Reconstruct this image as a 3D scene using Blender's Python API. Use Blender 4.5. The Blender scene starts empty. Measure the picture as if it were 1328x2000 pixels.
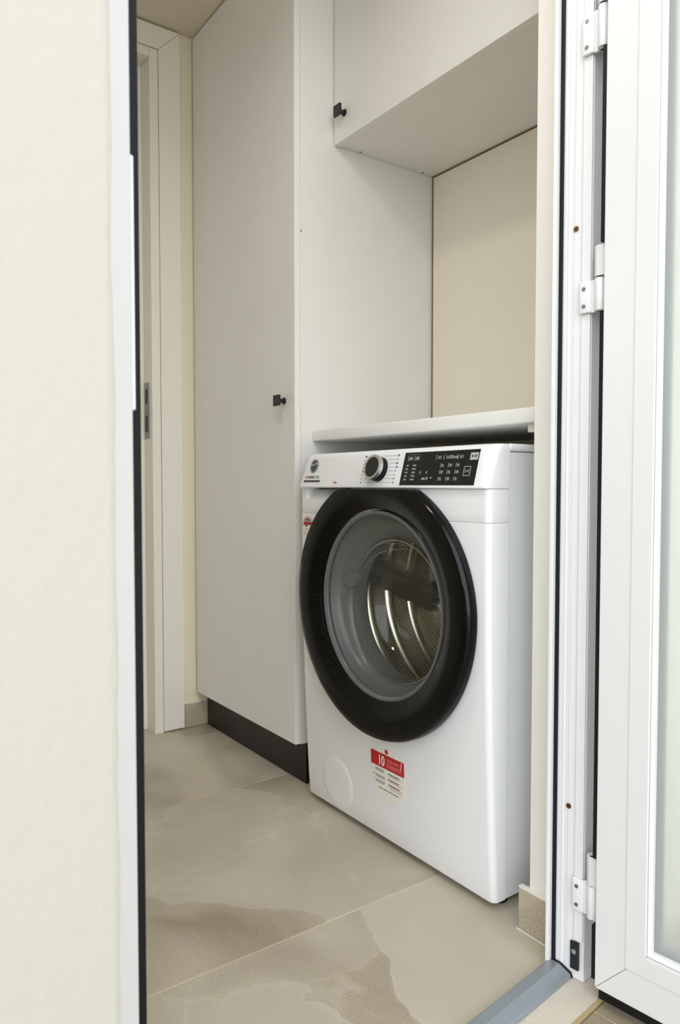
import bpy, bmesh, math, random
from mathutils import Vector, Matrix
random.seed(7)
D = bpy.data
C = bpy.context.scene.collection
sc = bpy.context.scene

# ------------------------------------------------------------------ camera
F_PX, W_PX = 1437.0, 1328.0
CAM_H = 0.765
pitch = math.atan(54 / F_PX)
yaw = math.radians(144.5)
cam = D.cameras.new('camera'); cam_o = D.objects.new('camera', cam); C.objects.link(cam_o)
fwd = Vector((math.cos(yaw) * math.cos(pitch), math.sin(yaw) * math.cos(pitch), -math.sin(pitch)))
cam_o.location = (0, 0, CAM_H)
cam_o.rotation_euler = fwd.to_track_quat('-Z', 'Y').to_euler()
cam.sensor_fit = 'HORIZONTAL'; cam.sensor_width = 36; cam.lens = F_PX / W_PX * 36
cam.clip_start = 0.02
cam.dof.use_dof = True; cam.dof.focus_distance = 1.42; cam.dof.aperture_fstop = 14
sc.camera = cam_o

# ------------------------------------------------------------------ daylight and added fill light
world = D.worlds.new('overcast_sky'); sc.world = world; world.use_nodes = True
wn = world.node_tree.nodes; bgn = wn['Background']
bgn.inputs[0].default_value = (0.91, 0.97, 1.06, 1); bgn.inputs[1].default_value = .85
sun = D.lights.new('hazy_sun', 'SUN'); sun.energy = 1.15; sun.angle = math.radians(75); sun.color = (.97, .985, 1.0)
sun_o = D.objects.new('hazy_sun', sun); C.objects.link(sun_o); sun_o.location = (3, -2, 3)
sun_o.rotation_euler = Vector((-.80, .52, -.36)).to_track_quat('-Z', 'Y').to_euler()
dl = D.lights.new('added_fill_light', 'AREA'); dl.shape = 'DISK'; dl.size = .17; dl.energy = 2.1; dl.color = (1.0, .93, .82); dl.spread = math.radians(158)  # area light added to lift the interior beyond what the doorway lets in
dl_o = D.objects.new('added_fill_light', dl); C.objects.link(dl_o); dl_o.location = (-.98, .33, 2.112)
sc.view_settings.view_transform = 'Standard'; sc.view_settings.look = 'None'
sc.view_settings.gamma = 1; sc.view_settings.use_curve_mapping = False
sc.view_settings.exposure = 0.97

# ------------------------------------------------------------------ helpers
def lin(c):
    c = c / 255.0
    return c / 12.92 if c <= .04045 else ((c + .055) / 1.055) ** 2.4
def rgb(r, g, b): return (lin(r), lin(g), lin(b), 1)

def mat(name, col, rough=.5, metal=0, bump=0, bscale=200, var=0, vscale=3, coat=0, spec=.5):
    m = D.materials.new(name); m.use_nodes = True
    nt = m.node_tree; p = nt.nodes['Principled BSDF']
    p.inputs['Base Color'].default_value = col; p.inputs['Roughness'].default_value = rough
    p.inputs['Metallic'].default_value = metal; p.inputs['Coat Weight'].default_value = coat
    p.inputs['Specular IOR Level'].default_value = spec
    tc = nt.nodes.new('ShaderNodeTexCoord')
    if var:
        n = nt.nodes.new('ShaderNodeTexNoise'); n.inputs['Scale'].default_value = vscale; n.inputs['Detail'].default_value = 4
        r = nt.nodes.new('ShaderNodeValToRGB')
        r.color_ramp.elements[0].position = .3; r.color_ramp.elements[1].position = .7
        r.color_ramp.elements[0].color = tuple(c * (1 - var) for c in col[:3]) + (1,)
        r.color_ramp.elements[1].color = tuple(min(1, c * (1 + var * .5)) for c in col[:3]) + (1,)
        nt.links.new(tc.outputs['Object'], n.inputs['Vector']); nt.links.new(n.outputs['Fac'], r.inputs[0])
        nt.links.new(r.outputs[0], p.inputs['Base Color'])
    if bump:
        n2 = nt.nodes.new('ShaderNodeTexNoise'); n2.inputs['Scale'].default_value = bscale; n2.inputs['Detail'].default_value = 5
        b = nt.nodes.new('ShaderNodeBump'); b.inputs['Strength'].default_value = bump; b.inputs['Distance'].default_value = .002
        nt.links.new(tc.outputs['Object'], n2.inputs['Vector']); nt.links.new(n2.outputs['Fac'], b.inputs['Height'])
        nt.links.new(b.outputs[0], p.inputs['Normal'])
    return m

def stone(name, c_lo, c_hi, vein, seed=0., rough=.42):
    m = D.materials.new(name); m.use_nodes = True
    nt = m.node_tree; N = nt.nodes; L = nt.links; p = N['Principled BSDF']; p.inputs['Roughness'].default_value = rough
    tc = N.new('ShaderNodeTexCoord'); mp = N.new('ShaderNodeMapping'); mp.inputs['Location'].default_value = (seed, seed * .7, seed * .3)
    L.new(tc.outputs['Object'], mp.inputs[0])
    big = N.new('ShaderNodeTexNoise'); big.inputs['Scale'].default_value = 3.2; big.inputs['Detail'].default_value = 5; big.inputs['Distortion'].default_value = .8
    L.new(mp.outputs[0], big.inputs['Vector'])
    r = N.new('ShaderNodeValToRGB'); e = r.color_ramp.elements
    e[0].position = .38; e[0].color = c_lo; e[1].position = .66; e[1].color = c_hi
    L.new(big.outputs['Fac'], r.inputs[0])
    fine = N.new('ShaderNodeTexNoise'); fine.inputs['Scale'].default_value = 300; fine.inputs['Detail'].default_value = 6; fine.inputs['Roughness'].default_value = .75
    L.new(mp.outputs[0], fine.inputs['Vector'])
    fr = N.new('ShaderNodeValToRGB'); fr.color_ramp.elements[0].position = .36; fr.color_ramp.elements[0].color = (.62, .58, .54, 1)
    fr.color_ramp.elements[1].position = .56; fr.color_ramp.elements[1].color = (1.0, 1.0, 1.0, 1)
    L.new(fine.outputs['Fac'], fr.inputs[0])
    mul = N.new('ShaderNodeMixRGB'); mul.blend_type = 'MULTIPLY'; mul.inputs[0].default_value = .75
    L.new(r.outputs[0], mul.inputs[1]); L.new(fr.outputs[0], mul.inputs[2])
    # curved slate-like plates: distorted cells with soft bounds
    dn = N.new('ShaderNodeTexNoise'); dn.inputs['Scale'].default_value = 2.6; dn.inputs['Detail'].default_value = 4
    L.new(mp.outputs[0], dn.inputs['Vector'])
    mx = N.new('ShaderNodeMixRGB'); mx.inputs[0].default_value = .35; L.new(mp.outputs[0], mx.inputs[1]); L.new(dn.outputs['Color'], mx.inputs[2])
    vo = N.new('ShaderNodeTexVoronoi'); vo.inputs['Scale'].default_value = 4.0; L.new(mx.outputs[0], vo.inputs['Vector'])
    hs = N.new('ShaderNodeSeparateColor'); L.new(vo.outputs['Color'], hs.inputs[0])
    m2 = N.new('ShaderNodeMixRGB'); m2.blend_type = 'MIX'
    mr = N.new('ShaderNodeMapRange'); mr.inputs['To Min'].default_value = 0; mr.inputs['To Max'].default_value = .6
    L.new(hs.outputs[0], mr.inputs[0]); L.new(mr.outputs[0], m2.inputs[0])
    L.new(mul.outputs[0], m2.inputs[1]); m2.inputs[2].default_value = vein
    ve = N.new('ShaderNodeTexVoronoi'); ve.feature = 'DISTANCE_TO_EDGE'; ve.inputs['Scale'].default_value = 4.0; L.new(mx.outputs[0], ve.inputs['Vector'])
    er = N.new('ShaderNodeValToRGB'); er.color_ramp.elements[0].position = 0; er.color_ramp.elements[0].color = (1, 1, 1, 1)
    er.color_ramp.elements[1].position = .025; er.color_ramp.elements[1].color = (0, 0, 0, 1)
    L.new(ve.outputs['Distance'], er.inputs[0])
    dm = N.new('ShaderNodeMath'); dm.operation = 'MULTIPLY'; L.new(er.outputs[0], dm.inputs[0]); L.new(big.outputs['Fac'], dm.inputs[1])
    dm2 = N.new('ShaderNodeMath'); dm2.operation = 'MULTIPLY'; L.new(dm.outputs[0], dm2.inputs[0]); dm2.inputs[1].default_value = .28
    m3 = N.new('ShaderNodeMixRGB'); L.new(dm2.outputs[0], m3.inputs[0]); L.new(m2.outputs[0], m3.inputs[1]); m3.inputs[2].default_value = tuple(min(1, c * 1.25) for c in vein[:3]) + (1,)
    L.new(m3.outputs[0], p.inputs['Base Color'])
    b = N.new('ShaderNodeBump'); b.inputs['Strength'].default_value = .15; b.inputs['Distance'].default_value = .001
    L.new(fine.outputs['Fac'], b.inputs['Height']); L.new(b.outputs[0], p.inputs['Normal'])
    return m

M = {}
M['wall_in'] = mat('cream_wall_paint', rgb(233, 224, 196), .7, bump=.12, bscale=120)
M['wall_out'] = mat('cream_plaster', rgb(190, 186, 174), .75, bump=.35, bscale=70)
M['wall_white'] = mat('off_white_paint', rgb(242, 240, 233), .6, bump=.1, bscale=120)
M['ceiling'] = mat('ceiling_paint', rgb(226, 217, 196), .8, bump=.05)
M['cab'] = mat('white_melamine', rgb(234, 233, 228), .38, bump=.10, bscale=260, var=.02, vscale=5)
M['cab_edge'] = mat('white_edge_band', rgb(238, 236, 228), .3)
M['wtop'] = mat('white_laminate_worktop', rgb(238, 238, 234), .3)
M['board'] = mat('cream_board', rgb(238, 231, 214), .5, bump=.06, bscale=150)
M['brown'] = mat('brown_board_core', rgb(140, 96, 66), .8)
M['blackm'] = mat('matt_black', rgb(22, 23, 24), .45)
M['plinth'] = mat('black_plinth', rgb(12, 12, 13), .35)
M['rubber'] = mat('black_rubber', rgb(13, 14, 15), .6, spec=.3)
M['alu'] = mat('white_lacquered_aluminium', rgb(232, 233, 234), .3, coat=.2)
M['jamb_dimmed'] = mat('white_lacquer_dimmed_jamb', rgb(188, 187, 184), .35)  # copy of the white lacquer, darkened so direct sun does not overexpose it
M['leaf_dimmed'] = mat('white_lacquered_door_aluminium', rgb(222, 222, 220), .3, coat=.1)  # same white lacquer, toned down against the bright outdoor light on the leaf
M['alu_grey'] = mat('grey_anodised_aluminium', rgb(150, 158, 163), .4, metal=.5, bump=.05, bscale=300)
M['casing'] = mat('white_painted_casing', rgb(234, 230, 218), .4)
M['grout'] = mat('pale_grout', rgb(226, 214, 190), .85)
M['white_grout'] = mat('white_silicone', rgb(238, 236, 230), .5)
M['wh'] = mat('white_appliance_plastic', rgb(240, 241, 243), .22, coat=.3)
M['whm'] = mat('white_enamelled_steel', rgb(238, 240, 243), .25, coat=.3)
M['recess'] = mat('white_moulded_plastic', rgb(225, 226, 226), .35)
M['ring'] = mat('black_gloss_plastic', rgb(9, 9, 10), .12, spec=.25)
M['rib'] = mat('black_ribbed_plastic', rgb(6, 6, 7), .3, spec=.3)
M['display'] = mat('black_display', rgb(16, 16, 19), .15)
M['grey'] = mat('grey_print', rgb(120, 122, 122), .5)
M['dgrey'] = mat('dark_grey_print', rgb(70, 72, 74), .5)
M['lgrey'] = mat('light_grey_print', rgb(185, 187, 187), .5)
M['red'] = mat('red_print', rgb(190, 22, 26), .45)
M['pink'] = mat('pale_red_print', rgb(222, 120, 112), .5)
M['stick'] = mat('sticker_paper', rgb(240, 240, 228), .4)
M['whprint'] = mat('white_print', rgb(240, 240, 238), .5)
M['silver'] = mat('satin_silver', rgb(205, 205, 202), .28, metal=.9)
M['steel'] = mat('steel', rgb(150, 148, 145), .35, metal=1)
M['brass'] = mat('brass_screw', rgb(150, 112, 60), .4, metal=.8)
M['rustscrew'] = mat('brown_screw', rgb(128, 84, 58), .5, metal=.6)
M['seal'] = mat('grey_rubber_seal', rgb(98, 100, 100), .3)
M['mgrey'] = mat('mid_grey_print', rgb(158, 160, 160), .5)
M['trimgrey'] = mat('grey_porthole_trim', rgb(96, 98, 99), .22, coat=.4)
M['spacer'] = mat('grey_spacer_bar', rgb(110, 125, 124), .5)
tile_cols = (rgb(160, 148, 127), rgb(200, 190, 171), rgb(206, 198, 181))
M['tiles'] = [stone('stone_tile_%s' % w, *tile_cols, seed=s) for w, s in (('a', 0.), ('b', 3.7), ('c', 8.1), ('d', 12.9))]
M['skirt'] = stone('stone_skirting', rgb(176, 165, 142), rgb(196, 186, 164), rgb(192, 180, 160), 21.)
M['sill'] = stone('speckled_sill_stone', rgb(196, 188, 170), rgb(214, 208, 192), rgb(208, 200, 184), 5.)
M['balc'] = stone('brown_balcony_tile', rgb(140, 128, 104), rgb(172, 160, 136), rgb(166, 152, 128), 9.)
M['ochre'] = mat('ochre_joint', rgb(172, 150, 112), .8)

def glassmat(name, tint, f0=.045, rough=.02):
    m = D.materials.new(name); m.use_nodes = True; nt = m.node_tree; N = nt.nodes; L = nt.links
    N.remove(N['Principled BSDF']); out = N['Material Output']
    t = N.new('ShaderNodeBsdfTransparent'); t.inputs[0].default_value = tint
    g = N.new('ShaderNodeBsdfGlossy'); g.inputs['Roughness'].default_value = rough
    lwn = N.new('ShaderNodeLayerWeight'); lwn.inputs[0].default_value = .5
    pw = N.new('ShaderNodeMath'); pw.operation = 'POWER'; L.new(lwn.outputs['Facing'], pw.inputs[0]); pw.inputs[1].default_value = 4.
    lw = N.new('ShaderNodeMath'); lw.operation = 'MULTIPLY_ADD'; L.new(pw.outputs[0], lw.inputs[0]); lw.inputs[1].default_value = .8; lw.inputs[2].default_value = f0
    mx = N.new('ShaderNodeMixShader'); L.new(lw.outputs[0], mx.inputs[0]); L.new(t.outputs[0], mx.inputs[1]); L.new(g.outputs[0], mx.inputs[2])
    L.new(mx.outputs[0], out.inputs[0]); return m
M['glass'] = glassmat('clear_door_glass', (.95, .96, .94, 1))
def frosted():
    m = D.materials.new('frosted_glass'); m.use_nodes = True; p = m.node_tree.nodes['Principled BSDF']
    p.inputs['Base Color'].default_value = (.86, .88, .85, 1); p.inputs['Roughness'].default_value = .45
    p.inputs['Transmission Weight'].default_value = .75; p.inputs['IOR'].default_value = 1.3
    return m
M['frost'] = frosted()
def drummat():
    m = D.materials.new('perforated_drum_steel'); m.use_nodes = True; nt = m.node_tree; N = nt.nodes; L = nt.links; p = N['Principled BSDF']
    p.inputs['Metallic'].default_value = 1; p.inputs['Roughness'].default_value = .32
    uv = N.new('ShaderNodeUVMap'); sep = N.new('ShaderNodeSeparateXYZ'); L.new(uv.outputs[0], sep.inputs[0])
    def math_(op, a, b=None):
        n = N.new('ShaderNodeMath'); n.operation = op
        for i, v in enumerate((a, b)):
            if v is None: continue
            if isinstance(v, (int, float)): n.inputs[i].default_value = v
            else: L.new(v, n.inputs[i])
        return n.outputs[0]
    P = .0092
    v = math_('DIVIDE', sep.outputs[1], P * .866); row = math_('FLOOR', v)
    off = math_('MULTIPLY', math_('MODULO', row, 2.), .5)
    u = math_('ADD', math_('DIVIDE', sep.outputs[0], P), off)
    fu = math_('SUBTRACT', math_('FRACT', u), .5); fv = math_('MULTIPLY', math_('SUBTRACT', math_('FRACT', v), .5), .866)
    d = math_('SQRT', math_('ADD', math_('MULTIPLY', fu, fu), math_('MULTIPLY', fv, fv)))
    hole = math_('LESS_THAN', d, .22)
    mx = N.new('ShaderNodeMixRGB'); L.new(hole, mx.inputs[0]); mx.inputs[1].default_value = rgb(226, 222, 206); mx.inputs[2].default_value = (.01, .01, .01, 1)
    L.new(mx.outputs[0], p.inputs['Base Color']); L.new(math_('SUBTRACT', 1., hole), p.inputs['Metallic'])
    return m
M['drum'] = drummat()
M['drumplain'] = mat('plain_drum_steel', rgb(222, 216, 198), .24, metal=1)
M['lifter'] = mat('dark_grey_lifter_plastic', rgb(70, 70, 64), .3)

def mesh_from(bm, name):
    me = D.meshes.new(name); bm.to_mesh(me); bm.free(); return me
def link(name, bm, m, parent=None, bevel=0, seg=2, smooth=False, **props):
    if bevel:
        bmesh.ops.recalc_face_normals(bm, faces=bm.faces)
        es = [e for e in bm.edges if len(e.link_faces) == 2 and e.calc_face_angle(0) > .5]
        bmesh.ops.bevel(bm, geom=es, offset=bevel, segments=seg, profile=.5, affect='EDGES', clamp_overlap=True)
    bmesh.ops.recalc_face_normals(bm, faces=bm.faces)
    if smooth:
        for f in bm.faces: f.smooth = True
    if parent:
        loc = Vector(parent['_w']); bmesh.ops.translate(bm, verts=bm.verts, vec=-loc)
    o = D.objects.new(name, mesh_from(bm, name)); C.objects.link(o)
    if m: o.data.materials.append(m)
    if parent:
        o.parent = parent; o['_w'] = parent['_w']
    else: o['_w'] = (0, 0, 0)
    if smooth:
        bpy.context.view_layer.objects.active = o
        o.data.set_sharp_from_angle(angle=math.radians(35))
    for k, v in props.items(): o[k] = v
    return o
def root(name, loc, label=None, cat=None, group=None, kind=None):
    o = D.objects.new(name, None); C.objects.link(o); o.location = loc; o['_w'] = tuple(loc); o.empty_display_size = .05
    if label: o['label'] = label
    if cat: o['category'] = cat
    if group: o['group'] = group
    if kind: o['kind'] = kind
    return o
def box(bm, x0, x1, y0, y1, z0, z1, T=None):
    vs = [Vector((x, y, z)) for x in (x0, x1) for y in (y0, y1) for z in (z0, z1)]
    if T: vs = [T(v) for v in vs]
    v = [bm.verts.new(p) for p in vs]
    for f in ((0, 1, 3, 2), (4, 6, 7, 5), (0, 4, 5, 1), (2, 3, 7, 6), (0, 2, 6, 4), (1, 5, 7, 3)):
        bm.faces.new([v[i] for i in f])
    return bm
def B(*a, T=None): return box(bmesh.new(), *a, T=T)
ANG = math.radians(7)
EV = Vector((-math.sin(ANG), math.cos(ANG), 0)); NV = Vector((math.cos(ANG), math.sin(ANG), 0))
def T_en(v): return EV * v.x + NV * v.y + Vector((0, 0, v.z))       # coordinates along (e) and out of (n) the outer wall
def EB(*a): return B(*a, T=T_en)
def prism(poly, h0, h1, T=None, bm=None):
    """poly in (a,b), extruded over third coordinate; T maps (a,b,h)"""
    bm = bm or bmesh.new(); T = T or (lambda v: v)
    lo = [bm.verts.new(T(Vector((a, b, h0)))) for a, b in poly]; hi = [bm.verts.new(T(Vector((a, b, h1)))) for a, b in poly]
    n = len(poly)
    bm.faces.new(lo[::-1]); bm.faces.new(hi)
    for i in range(n): bm.faces.new((lo[i], lo[(i + 1) % n], hi[(i + 1) % n], hi[i]))
    return bm
def lathe_y(prof, xc, zc, seg=96, cap=None, flat=1., bm=None, close=False, uv=False, a0=0, a1=None):
    bm = bm or bmesh.new(); rings = []
    for pr in prof:
        r, y = pr[:2]; dz = pr[2] if len(pr) > 2 else 0
        ring = []
        for i in range(seg):
            a = 2 * math.pi * i / seg
            z = zc + dz + r * math.sin(a) * (1 - (1 - flat) * max(0, (r - .2) / .08) if math.sin(a) > 0 else 1); x = xc + r * math.cos(a)
            if cap is not None and z > cap: z = cap - max(0, (.272 - r)) * (.25 if r > .2 else 0)
            ring.append(bm.verts.new((x, y, z)))
        rings.append(ring)
    pairs = list(zip(rings, rings[1:])) + ([(rings[-1], rings[0])] if close else [])
    L = bm.loops.layers.uv.verify() if uv else None
    for k, (A, Bq) in enumerate(pairs):
        for i in range(seg):
            j = (i + 1) % seg
            f = bm.faces.new((A[i], A[j], Bq[j], Bq[i]))
            if uv:
                r0, y0 = prof[k][:2]; r1, y1 = prof[(k + 1) % len(prof)][:2]
                v0 = y0 + 2 - r0 * 1.0; v1 = v0 + math.hypot(r1 - r0, y1 - y0)
                R = max(r0, r1) if r0 == r1 else (r0 + r1) / 2
                for lp, (ii, vv) in zip(f.loops, ((i, v0), (i + 1, v0), (i + 1, v1), (i, v1))):
                    lp[L].uv = (2 * math.pi * ii / seg * R, vv)
    return bm
def disc(bm, c, r, axis, h, seg=24, r2=None):
    """short cylinder from c along axis"""
    axis = Vector(axis).normalized(); q = axis.to_track_quat('Z', 'Y')
    r2 = r if r2 is None else r2
    lo = [bm.verts.new(Vector(c) + q @ Vector((r * math.cos(2 * math.pi * i / seg), r * math.sin(2 * math.pi * i / seg), 0))) for i in range(seg)]
    hi = [bm.verts.new(Vector(c) + q @ Vector((r2 * math.cos(2 * math.pi * i / seg), r2 * math.sin(2 * math.pi * i / seg), h))) for i in range(seg)]
    bm.faces.new(lo[::-1]); bm.faces.new(hi)
    for i in range(seg): bm.faces.new((lo[i], lo[(i + 1) % seg], hi[(i + 1) % seg], hi[i]))
    return bm
def DC(c, r, axis, h, seg=24, r2=None): return disc(bmesh.new(), c, r, axis, h, seg, r2)
def text_bm(bm, s, size, org, right, up, bold=0, align='LEFT', xs=1.0, depth=.0002):
    cu = D.curves.new('t', 'FONT'); cu.body = s; cu.size = size; cu.extrude = depth; cu.align_x = align; cu.offset = bold; cu.resolution_u = 3
    o = D.objects.new('t', cu); C.objects.link(o)
    me = o.to_mesh(); tmp = bmesh.new(); tmp.from_mesh(me); o.to_mesh_clear()
    right = Vector(right).normalized(); up = Vector(up).normalized(); nrm = right.cross(up)
    m = Matrix((right * xs, up, nrm)).transposed().to_4x4(); m.translation = Vector(org)
    tmp.transform(m); t2 = D.meshes.new('t'); tmp.to_mesh(t2); tmp.free(); bm.from_mesh(t2)
    D.meshes.remove(t2); D.objects.remove(o); D.curves.remove(cu)
    return bm
def ring_at(c, r_out, r_in, ax, h0, h1, seg=48):
    bm = bmesh.new(); q = ax.to_track_quat('Z', 'Y'); loops = []
    for r, hh in ((r_out, h0), (r_out - .0008, h1), (r_in, h1), (r_in - .0005, h0)):
        loops.append([bm.verts.new(c + q @ Vector((r * math.cos(2 * math.pi * i / seg), r * math.sin(2 * math.pi * i / seg), hh))) for i in range(seg)])
    for A, Bq in zip(loops, loops[1:] + loops[:1]):
        for i in range(seg): bm.faces.new((A[i], A[(i + 1) % seg], Bq[(i + 1) % seg], Bq[i]))
    return bm
def boolean(o, cutters, solver='EXACT'):
    for c in cutters:
        md = o.modifiers.new('b', 'BOOLEAN'); md.object = c; md.operation = 'DIFFERENCE'; md.solver = solver
    dg = bpy.context.evaluated_depsgraph_get()
    me = D.meshes.new_from_object(o.evaluated_get(dg)); o.modifiers.clear(); old = o.data; o.data = me; D.meshes.remove(old)

# ------------------------------------------------------------------ room shell
CEIL = 2.132
X_END = -2.15
YB = 1.432          # back wall
fl = link('floor', B(-2.4, -.40, -1.1, 1.6, -.06, -.0012), M['grout'], kind='structure', label='pale grout bed of the utility room floor under large beige stone tiles')
# clip the grout bed at the outer wall line
bm = bmesh.new(); bm.from_mesh(fl.data)
bmesh.ops.bisect_plane(bm, geom=bm.verts[:] + bm.edges[:] + bm.faces[:], plane_co=T_en(Vector((0, -.60, 0))), plane_no=NV, clear_outer=True)
bmesh.ops.holes_fill(bm, edges=bm.edges[:]); bm.to_mesh(fl.data); bm.free()
k = 0
for x0 in (-2.244, -1.641, -1.038, -.435 - .0):
    for y0 in (-1.34, -.14, 1.06):
        bm = B(x0 + .0012, x0 + .603 - .0012, max(-1.1, y0 + .0012), min(1.6, y0 + 1.2 - .0012), -.01, 0)
        bmesh.ops.bisect_plane(bm, geom=bm.verts[:] + bm.edges[:] + bm.faces[:], plane_co=T_en(Vector((0, -.602, 0))), plane_no=NV, clear_outer=True)
        if len(bm.verts) < 4: bm.free(); continue
        bmesh.ops.holes_fill(bm, edges=bm.edges[:])
        link('tile', bm, M['tiles'][k % 4], fl, bevel=.0006, seg=1); k += 1
link('ceiling', B(-2.4, -.45, -1.1, 1.6, CEIL, CEIL + .05), M['ceiling'], kind='structure', label='plain beige ceiling above the tall cabinet')
# end wall with the inner doorway (opening y .03..0.83, z to 2.05)
bm = B(X_END - .12, X_END, .845, 1.6, 0, CEIL); box(bm, X_END - .12, X_END, -1.1, .015, 0, CEIL); box(bm, X_END - .12, X_END, .015, .845, 2.052, CEIL)
link('wall_end', bm, M['wall_in'], kind='structure', label='cream end wall holding the inner door')
link('wall_back', B(X_END, -.82, YB, YB + .1, 0, CEIL), M['wall_in'], kind='structure', label='cream back wall behind the washing machine alcove')
bm = B(-2.4, -1.95, -1.2, -1.1, 0, CEIL); box(bm, -.85, -.45, -1.2, -1.1, 0, CEIL); box(bm, -1.95, -.85, -1.2, -1.1, 0, 1.25); box(bm, -1.95, -.85, -1.2, -1.1, 1.75, CEIL)  # unseen side wall; its opening is added for extra daylight inside
link('wall_side', bm, M['wall_in'], kind='structure', label='cream side wall of the room out of view on the left, with an opening added to let in fill daylight')
# outer wall left of the doorway: plaster with a slightly uneven arris
bm = bmesh.new(); n = 90
cols = []
for i in range(n + 1):
    z = -.02 + 2.6 * i / n
    j = random.uniform(-.0007, .0007) + .0006 * math.sin(i * .9) + .0005 * math.sin(i * .31)
    cols.append([bm.verts.new(T_en(Vector(p))) for p in ((.2725, -.76, z), (.2725, -.552, z), (.2640 + j, -.546, z), (.2578 + j, -.5425, z), (.252, -.542, z), (-1.5, -.542, z), (-1.5, -.76, z))])
for A, Bq in zip(cols, cols[1:]):
    for i in range(7):
        bm.faces.new((A[i], A[(i + 1) % 7], Bq[(i + 1) % 7], Bq[i]))
bm.faces.new(cols[0][::-1]); bm.faces.new(cols[-1])
link('wall_left', bm, M['wall_out'], smooth=True, kind='structure', label='rough cream plaster outer wall left of the open doorway')
def P2(e, n): v = T_en(Vector((e, n, 0))); return (v.x, v.y)
poly = [(-.815, .98), P2(1.0635, -.62), P2(1.062, -.545), P2(3, -.545), P2(3, -.72), (-.95, 1.75), (-.815, 1.6)]
link('wall_right', prism(poly, -.02, 2.6), M['wall_white'], kind='structure', label='narrow cream wall return between the alcove and the door frame')
# wall above the door and above the ceiling
link('wall_front', EB(.2725, 1.062, -.74, -.545, 2.16, 2.6), M['wall_out'], kind='structure', label='cream plaster wall over the outer doorway')
# skirting
b = root('baseboard_end', (X_END, .97, 0), 'beige stone tile skirting at the foot of the end wall', kind='structure')
link('skirting_tile', B(X_END + .0005, X_END + .010, .93, 1.04, .001, .075), M['skirt'], b, bevel=.0008, seg=1)
link('grout_line', B(X_END + .0005, X_END + .0095, .93, 1.04, .0755, .0775), M['white_grout'], b)
b = root('baseboard_right', (-.79, .975, 0), 'beige stone tile skirting with white top joint on the narrow right wall return', kind='structure')
link('skirting_tile', B(-.831, -.7475, .9695, .9795, .002, .0735), M['skirt'], b, bevel=.0008, seg=1)
link('skirting_tile', B(-.8255, -.8155, .9802, 1.40, .002, .0735), M['skirt'], b, bevel=.0008, seg=1)
link('grout_line', B(-.831, -.7475, .9700, .9795, .0738, .0765), M['white_grout'], b)
link('grout_line', B(-.8335, -.7475, .9675, .9695, .0003, .0022), M['white_grout'], b)

lp = root('added_fill_lamp', (-.98, .33, CEIL), 'round flush ceiling lamp out of view above the doorway side of the room', 'lamp')  # unseen fixture added to go with the interior fill light
link('fill_lamp_rim', ring_at(Vector((-.98, .33, CEIL - .0005)), .105, .088, Vector((0, 0, -1)), 0, .018), M['casing'], lp)
link('fill_lamp_disc', DC((-.98, .33, CEIL - .0006), .087, (0, 0, -1), .004, 40), M['cab_edge'], lp)
# ------------------------------------------------------------------ inner door (in the end wall)
XC = X_END
t = root('trim_1', (XC, .43, 0), 'cream painted casing of the inner door in the end wall', kind='structure')
YO, YI = .927, .860
for y0, y1, mir in ((YI, YO, 0), (-.067, 0, 1)):
    pl = [(y0, 0.004), (y1, 0.004), (y1, 2.125), (y0, 2.058)] if not mir else [(y0, .004), (y1, .004), (y1, 2.058), (y0, 2.125)]
    link('architrave', prism(pl, XC + .0005, XC + .0145, T=lambda v: Vector((v.z, v.x, v.y))), M['casing'], t, bevel=.0012)
link('architrave', prism([(-.0665, 2.1255), (.9265, 2.1255), (.8597, 2.0587), (.0003, 2.0587)], XC + .0005, XC + .0145, T=lambda v: Vector((v.z, v.x, v.y))), M['casing'], t, bevel=.0012)
for y0, y1 in ((.832, .859), (.001, .028)):
    link('door_lining', B(XC - .115, XC + .0115, y0, y1, .0, 2.057), M['casing'], t, bevel=.0012)
link('door_lining', B(XC - .115, XC + .0115, .0285, .8315, 2.030, 2.057), M['casing'], t, bevel=.0012)
link('door_stop', B(XC - .10, XC - .053, .818, .8318, .0, 2.0295), M['casing'], t, bevel=.001)
k2 = link('strike_plate', B(XC - .050, XC - .012, .8300, .8318, .905, 1.075), M['steel'], t, bevel=.0006, seg=1)
for z0, z1 in ((.925, .975), (1.01, 1.055)):
    link('latch_hole', B(XC - .040, XC - .022, .8292, .8302, z0, z1), M['blackm'], k2)
dd = root('door_2', (XC - .07, .43, 0), 'closed plain cream inner door in the end wall', kind='structure')
link('door_leaf', B(XC - .095, XC - .052, .031, .8165, .006, 2.026), M['casing'], dd, bevel=.0015)
link('panel_moulding', B(XC - .0518, XC - .046, .700, .712, .16, 1.90), M['casing'], dd, bevel=.001)
hd = root('door_handle', (0, 0, 0)); D.objects.remove(hd)
bm = DC((XC - .0519, .765, 1.0), .024, (1, 0, 0), .006); disc(bm, (XC - .046, .765, 1.0), .009, (1, 0, 0), .04); 
box(bm, XC - .012, XC + .004, .655, .776, .992, 1.008)
link('door_handle', bm, M['silver'], dd)

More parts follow.
